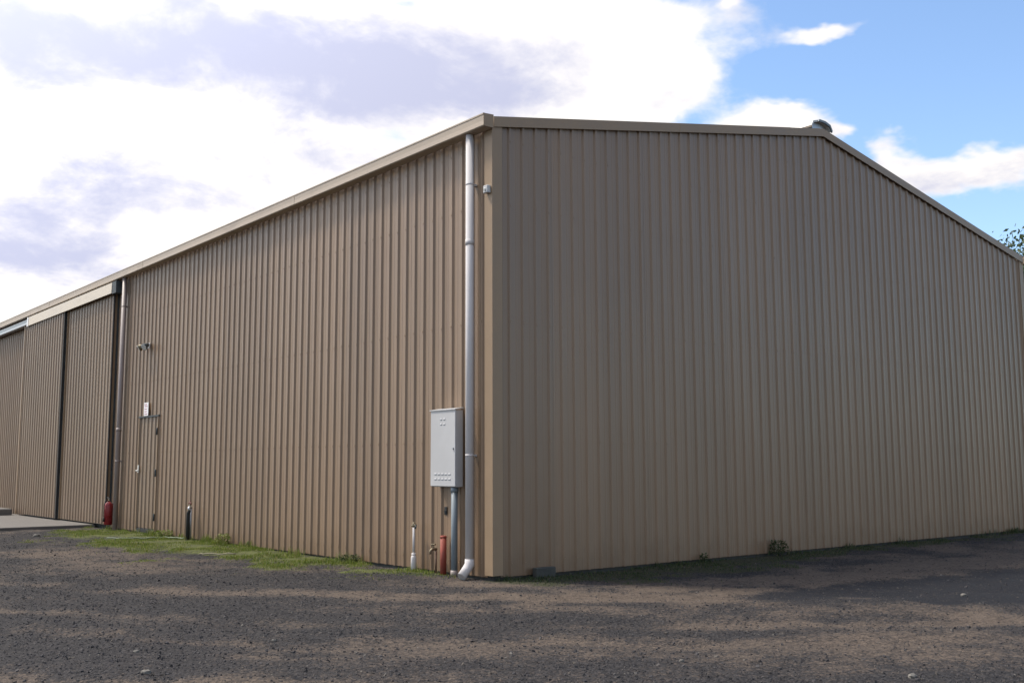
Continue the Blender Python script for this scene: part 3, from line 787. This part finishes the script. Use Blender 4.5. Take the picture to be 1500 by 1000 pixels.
fl = thing('floodlight', 'small twin floodlight on the wall high above the side door', 'light', (-0.05, 10.28, 3.38))
MB().box(-0.05, -0.031, 10.21, 10.35, 3.36, 3.46, 0.005).build('mounting_plate', boxgrey, fl)
for sy in (-1, 1):
    y = 10.28 + sy * 0.10
    MB().tube([(-0.05, 10.28 + sy * 0.03, 3.40), (-0.10, 10.28 + sy * 0.07, 3.40)], 0.010, 8).build('arm', dark, fl)
    MB().tube([(-0.085, y, 3.43), (-0.12, y + sy * 0.01, 3.405), (-0.175, y + sy * 0.03, 3.365)], [0.028, 0.045, 0.068], 14).build('lamp_head', brass if sy > 0 else dark, fl)
    MB().tube([(-0.1755, y + sy * 0.03, 3.3645), (-0.181, y + sy * 0.032, 3.3605)], [0.062, 0.055], 14).build('lens', lensm, fl)

sg = thing('door_sign', 'small white sign with faded print above the side door', 'sign', (-0.045, 10.26, 2.12))
MB().box(-0.050, -0.046, 10.15, 10.37, 2.118, 2.36, 0.001).build('plate', white, sg)
for z, a_, b_ in ((2.325, 10.22, 10.34), (2.29, 10.19, 10.33), (2.24, 10.22, 10.34), (2.195, 10.22, 10.34), (2.15, 10.19, 10.34)):
    MB().box(-0.0512, -0.0502, a_, b_, z - 0.010, z + 0.010).build('print_line', inkm, sg)

# standpipe with tap and black hose at the long wall
sp = thing('standpipe', 'standpipe tap with maroon handle and black pipe rising from the grass', 'tap', (-0.14, 7.88, 0))
MB().tube([(-0.14, 7.89, -0.05), (-0.14, 7.89, 0.40), (-0.14, 7.885, 0.44), (-0.145, 7.84, 0.475)], [0.032, 0.030, 0.028, 0.024], 12).build('black_pipe', rubber, sp)
MB().tube([(-0.08, 7.93, -0.04), (-0.08, 7.93, 0.53)], 0.017, 10).build('riser_pipe', zinc, sp)
MB().tube([(-0.08, 7.93, 0.52), (-0.12, 7.90, 0.53), (-0.145, 7.86, 0.52), (-0.145, 7.84, 0.48)], [0.02, 0.022, 0.02, 0.018], 10).build('tap_body', zinc, sp)
MB().tube([(-0.11, 7.905, 0.53), (-0.11, 7.905, 0.59)], 0.008, 8).build('spindle', brass, sp)
MB().tube([(-0.11, 7.855, 0.585), (-0.11, 7.905, 0.605), (-0.11, 7.965, 0.588)], 0.012, 8).tube([(-0.11, 7.905, 0.6), (-0.11, 7.905, 0.635)], 0.010, 8).build('handle', maroon, sp)

# fire extinguisher standing between door and downpipe
fe = thing('fire_extinguisher', 'red fire extinguisher on the wall between sliding door and downpipe', 'extinguisher', (-0.13, 11.83, 0.05))
x, y = -0.135, 11.835
MB().tube([(x, y, 0.085), (x, y, 0.10), (x, y, 0.44), (x, y, 0.485), (x, y, 0.515), (x, y, 0.53)], [0.070, 0.080, 0.080, 0.070, 0.040, 0.022], 18).build('cylinder', extred, fe)
MB().tube([(x, y, 0.53), (x, y, 0.565)], 0.020, 10).build('valve', brass, fe)
MB().add([(x - .01, y - .02, .565), (x + .01, y - .02, .565), (x + .01, y + .10, .60), (x - .01, y + .10, .60), (x - .01, y - .02, .578), (x + .01, y - .02, .578), (x + .01, y + .10, .612), (x - .01, y + .10, .612)],
         [(0, 1, 2, 3), (4, 7, 6, 5), (0, 4, 5, 1), (1, 5, 6, 2), (2, 6, 7, 3), (3, 7, 4, 0)]).build('handle', rubber, fe)
MB().tube([(x - 0.02, y, 0.55), (x - 0.075, y - 0.02, 0.54), (x - 0.098, y - 0.03, 0.45), (x - 0.095, y - 0.03, 0.22)], 0.009, 8).build('hose', rubber, fe)
MB().tube([(x - 0.095, y - 0.03, 0.24), (x - 0.095, y - 0.03, 0.15)], [0.011, 0.018], 10).build('nozzle', rubber, fe)
MB().box(x + 0.07, -0.0315, y - 0.02, y + 0.02, 0.25, 0.50).build('wall_bracket', dark, fe)

# step block by the far end of the doors
st = MB().box(-0.62, -0.26, 18.45, 19.5, 0.03, 0.20, 0.02).build('concrete_step', conc)
tag(st, 'low pale concrete step block on the apron at the far sliding door', 'step')
bl = MB().box(0.50, 0.78, -0.115, -0.040, -0.03, 0.095, 0.008).build('concrete_block', conc2)
tag(bl, 'small dark concrete block lying against the foot of the gable wall', 'block')

# hoses and straw on the grass
def ground_line(name, pts, rad, mat, label, cat):
    out = []
    for i in range(len(pts) - 1):
        for k in range(6):
            a = k / 6; out.append((pts[i][0] * (1 - a) + pts[i + 1][0] * a, pts[i][1] * (1 - a) + pts[i + 1][1] * a))
    out.append(pts[-1])
    p3 = [(x + random.uniform(-.01, .01), y + random.uniform(-.01, .01), float(gz(x, y)) + 0.028 + random.uniform(-.004, .012)) for x, y in out]
    return tag(MB().tube(p3, rad, 8).build(name, mat), label, cat)
ground_line('garden_hose', [(-1.12, 8.85), (-0.9, 8.52), (-0.62, 8.36), (-0.38, 8.32), (-0.2, 8.1), (-0.16, 7.95)], 0.010, hosem, 'pale green garden hose lying on the grass near the side door', 'hose')
ground_line('fallen_stick', [(-1.16, 4.98), (-1.0, 4.78), (-0.83, 4.53)], 0.009, stickm, 'pale dry stick lying on the grass before the long wall', 'stick')

# ------------------------------------------------------------------ loose pale stones
def stone(x, y, r, label, seed):
    r *= 0.75; rr = random.Random(seed); m = MB()
    m.sphere((x, y, float(gz(x, y)) + r * 0.22), r, 9, 6, (1.15, 0.85, 0.62))
    m.v = [(a + rr.uniform(-.16, .16) * r, b + rr.uniform(-.16, .16) * r, c + rr.uniform(-.12, .12) * r) for a, b, c in m.v]
    m.s = [False] * len(m.s)
    tag(m.build('stone', palestone), label, 'stone', 'pale stones lying on the gravel yard')
stone(-4.34, -1.74, 0.026, 'pale stone in the left foreground, the farther of two one behind the other', 1)
stone(-4.55, -2.50, 0.036, 'pale stone in the left foreground, the nearer of two one behind the other', 2)
stone(-3.40, -1.82, 0.024, 'small pale stone on the gravel in the middle of the left half', 3)
stone(-1.72, 10.70, 0.075, 'pale stone on dark gravel just before the concrete apron', 4)
stone(-1.26, -5.45, 0.036, 'pale stone at the lower right of the gravel yard', 5)
stone(2.45, -3.83, 0.04, 'pale stone in the dark ground wedge at the right edge', 6)
stone(-1.92, -4.31, 0.022, 'tiny pale stone on the gravel in the lower middle', 7)

# ------------------------------------------------------------------ gravel (uncountable)
def in_view(x, y, m=1.12):
    dx, dy = x + 6.826, y + 8.7
    h = R(50.818); f = dx * math.cos(h) + dy * math.sin(h); r = dx * math.sin(h) - dy * math.cos(h)
    return (f > 4.6) & (np.abs(r) < f * 0.5 * m + 0.5), f

def build_gravel():
    n = 420000
    x = rng.uniform(-9.5, 13.5, n); y = rng.uniform(-8.5, 13.0, n)
    ok, f = in_view(x, y)
    turf, moss, dirt, wedge, fine, wob = fields(x, y)
    pr = (0.16 + 0.84 * (1 - dirt) ** 1.3) * (1 - 0.93 * turf) * (1 - 0.75 * moss) * np.clip(1.35 - (f - 6) * 0.075, 0.16, 1) * (1 - 0.85 * wedge) * 0.75
    free = ((x < -0.06) | (y < -0.06)) & ~((x > -3.2) & (y > 12.9))
    k = ok & free & (rng.random(n) < pr)
    x, y = x[k], y[k]; n = len(x)
    size = np.exp(rng.normal(math.log(0.0045), 0.34, n)); size = np.clip(size, 0.0028, 0.0125)
    cube = np.array([(-1, -1, -1), (1, -1, -1), (1, 1, -1), (-1, 1, -1), (-.7, -.7, .8), (.7, -.7, .8), (.7, .7, .8), (-.7, .7, .8)], float)
    V = cube[None] * (1 + rng.uniform(-.38, .38, (n, 8, 3)))
    V = V * size[:, None, None] * np.stack([rng.uniform(.7, 1.4, n), rng.uniform(.7, 1.2, n), rng.uniform(.45, .95, n)], -1)[:, None]
    a = rng.uniform(0, 6.283, n); c, s = np.cos(a)[:, None], np.sin(a)[:, None]
    tx, ty = rng.normal(0, .35, n)[:, None], rng.normal(0, .35, n)[:, None]
    X = V[..., 0] * c - V[..., 1] * s; Y = V[..., 0] * s + V[..., 1] * c; Z = V[..., 2] + X * tx + Y * ty
    P = np.stack([X + x[:, None], Y + y[:, None], Z + (gz(x, y) + size * 0.25)[:, None]], -1).reshape(-1, 3)
    F = np.array([(0, 1, 5, 4), (1, 2, 6, 5), (2, 3, 7, 6), (3, 0, 4, 7), (4, 5, 6, 7)])
    F = (F[None] + (np.arange(n) * 8)[:, None, None]).reshape(-1, 4)
    o = np_mesh('gravel', P, F, gravelm)
    print('gravel', n)
    tag(o, 'loose dark blue grey gravel spread over the yard', 'gravel', kind='stuff')
build_gravel()

def blades(name, x, y, hgt, wid, mat, label, cat='grass', lean=0.6):
    n = len(x)
    a = rng.uniform(0, 6.283, n); l = rng.uniform(0.1, lean, n) * hgt
    dx, dy = np.cos(a), np.sin(a); px, py = -dy * wid / 2, dx * wid / 2
    z = gz(x, y) - 0.004
    P = np.zeros((n, 5, 3))
    P[:, 0] = np.stack([x - px, y - py, z], -1); P[:, 1] = np.stack([x + px, y + py, z], -1)
    mx, my, mz = x + dx * l * .35, y + dy * l * .35, z + hgt * .6
    P[:, 2] = np.stack([mx + px * .8, my + py * .8, mz], -1); P[:, 3] = np.stack([mx - px * .8, my - py * .8, mz], -1)
    P[:, 4] = np.stack([x + dx * l, y + dy * l, z + hgt], -1)
    F = np.array([(0, 1, 2), (0, 2, 3), (3, 2, 4)])
    F = (F[None] + (np.arange(n) * 5)[:, None, None]).reshape(-1, 3)
    o = np_mesh(name, P.reshape(-1, 3), F, mat)
    print(name, n)
    return tag(o, label, cat, kind='stuff')

def build_grass():
    n = 150000
    x = rng.uniform(-2.6, -0.01, n); y = rng.uniform(-0.2, 12.9, n)
    turf = fields(x, y)[0]
    patch = fbm(x * 1.7 + 50, y * 1.7 + 20, 3)
    k = rng.random(n) < turf ** 1.3 * np.clip((patch - 0.38) * 4.5, 0.05, 1) * 0.9
    x, y, patch = x[k], y[k], patch[k]
    tf_ = turf[k]
    tuft = sstep(0.52, 0.72, fbm(x * 4.5 + 9, y * 4.5 + 70, 3))
    hg = rng.uniform(0.010, 0.030, len(x)) * (0.35 + 0.65 * tf_) * (0.5 + 0.8 * patch + 1.3 * tuft) * np.where(x > -0.25, 1.5 + 0.8 * tuft, 1.0)
    blades('grass', x, y, hg, rng.uniform(0.004, 0.009, len(x)), grassm, 'bright green turf growing along the foot of the long wall')
    n = 90000
    x = rng.uniform(0.0, 13.2, n); y = -rng.random(n) ** 1.3 * 2.6
    m = fields(x, y)[1]; patch = fbm(x * 1.9 + 12, y * 1.9 + 40, 3)
    k = rng.random(n) < m ** 1.5 * np.clip((patch - 0.34) * 3.2, 0.04, 1) * 0.55
    x, y = x[k], y[k]
    wt = sstep(0.5, 0.75, fbm(x * 2.6 + 90, y * 0.3 + 33, 3))
    hg = rng.uniform(0.010, 0.036, len(x)) * np.where(y > -0.16, 1.2 + 2.6 * wt, 1.0)
    blades('weedy_grass', x, y, hg, rng.uniform(0.005, 0.010, len(x)), weedm, 'dark thin weeds growing along the foot of the gable wall')
build_grass()

def leafy_plant(x, y, r, h, n, label, seed, mat, group=None):
    g = np.random.default_rng(seed)
    t = thing('weed_plant', label, 'weed', (x, y, float(gz(x, y))), group)
    z0 = float(gz(x, y))
    st = MB()
    for k in range(7):
        a = g.uniform(0, 6.283); rr = r * g.uniform(.3, .8)
        st.tube([(x, y, z0 - .01), (x + math.cos(a) * rr * .5, y + math.sin(a) * rr * .5, z0 + h * .5), (x + math.cos(a) * rr, y + math.sin(a) * rr, z0 + h * g.uniform(.7, .95))], [0.004, 0.003, 0.0015], 5)
    st.build('stems', mat, t)
    V = []; F = []
    m = MB()
    for k in range(n):
        a = g.uniform(0, 6.283); q = math.sqrt(g.random()); zz = z0 + h * g.uniform(.12, 1.0)
        rr = r * q * (1 - 0.45 * (zz - z0) / h)
        c = Vector((x + math.cos(a) * rr, min(y + math.sin(a) * rr, -0.04 if x > 0 else 99), zz))
        if x < 0: c.x = min(c.x, -0.04)
        d = Vector((math.cos(a) + g.normal(0, .5), math.sin(a) + g.normal(0, .5), g.normal(0.2, .4))).normalized()
        w = d.cross(Vector((g.normal(), g.normal(), 1.2))).normalized()
        L = g.uniform(.018, .04); wd = L * .3
        m.add([c, c + d * L * .5 + w * wd, c + d * L, c + d * L * .5 - w * wd], [(0, 1, 2, 3)])
    m.build('leaves', mat, t)
leafy_plant(4.72, -0.12, 0.15, 0.20, 420, 'dark leafy weed tuft standing tallest at the gable wall', 3, weedm)
leafy_plant(3.25, -0.09, 0.05, 0.10, 70, 'thin dark weed sprig nearer the corner at the gable wall', 4, weedm)
leafy_plant(-0.13, 6.55, 0.15, 0.16, 320, 'low green weed tuft at the long wall right of the standpipe', 5, grassm)
leafy_plant(-0.12, 2.75, 0.17, 0.09, 220, 'flat dark green weed at the middle of the long wall foot', 6, weedm)
leafy_plant(-0.14, 8.9, 0.22, 0.12, 300, 'green weed tuft between the standpipe and the side door', 8, grassm)

# ------------------------------------------------------------------ gum trees behind the shed
def gum_tree(x, y, h, rad, label, seed, leaves=42000):
    g = np.random.default_rng(seed)
    t = thing('gum_tree', label, 'tree', (x, y, 0), 'gum trees behind the shed')
    tr = MB()
    trunk = [Vector((x, y, -0.2)), Vector((x + .1, y, h * .2)), Vector((x - .12, y + .1, h * .42)), Vector((x + .1, y + .2, h * .65)), Vector((x, y, h * .86))]
    tr.tube(trunk, [.24, .19, .15, .09, .03], 10)
    tips = []
    for k in range(24):
        f = g.uniform(.22, .9); i = min(3, int(f / .22)); b = trunk[i].lerp(trunk[i + 1], g.random()) if i < 4 else trunk[-1]
        a = g.uniform(0, 6.283); L = rad * g.uniform(.55, 1.0) * (1.15 - .5 * f)
        m = b + Vector((math.cos(a) * L * .5, math.sin(a) * L * .5, L * .45)); e = b + Vector((math.cos(a) * L, math.sin(a) * L, L * g.uniform(.5, 1.0)))
        e.z = min(e.z, h * .97)
        tr.tube([b, m, e], [.07, .045, .015], 7); tips += [e, m.lerp(e, .5)]
        for q in range(3):
            e2 = m.lerp(e, g.uniform(.1, .8)) + Vector((g.normal(0, .55), g.normal(0, .55), g.uniform(0, .8)))
            tr.tube([m.lerp(e, .3), e2], [.022, .008], 5); tips.append(e2)
    tips.append(trunk[-1] + Vector((0, 0, h * .1)))
    tr.build('trunk', barkm, t)
    T = np.array([tuple(p) for p in tips]); n = leaves
    T = np.concatenate([T, T + g.normal(0, .5, T.shape)])
    cl = T[g.integers(0, len(T), n)]
    c = cl + g.normal(0, 1, (n, 3)) * np.array([.24, .24, .20])
    d = g.normal(0, 1, (n, 3)); d[:, 2] -= .7; d /= np.linalg.norm(d, axis=1)[:, None]
    w = np.cross(d, g.normal(0, 1, (n, 3))); w /= np.linalg.norm(w, axis=1)[:, None]
    L = g.uniform(.10, .21, n)[:, None]; wd = L * .22
    P = np.stack([c, c + d * L * .45 + w * wd, c + d * L, c + d * L * .45 - w * wd], 1).reshape(-1, 3)
    F = np.arange(n * 4).reshape(-1, 4)
    o = np_mesh('crown', P, F, leafm); o.parent = t; o.matrix_parent_inverse = Matrix.Translation(-t.location)
gum_tree(28.2, 5.3, 8.8, 2.9, 'taller grey green gum tree showing over the right eave of the shed', 21)
gum_tree(24.6, 4.75, 6.5, 1.9, 'lower dense gum tree beside the far right end of the gable wall', 22)
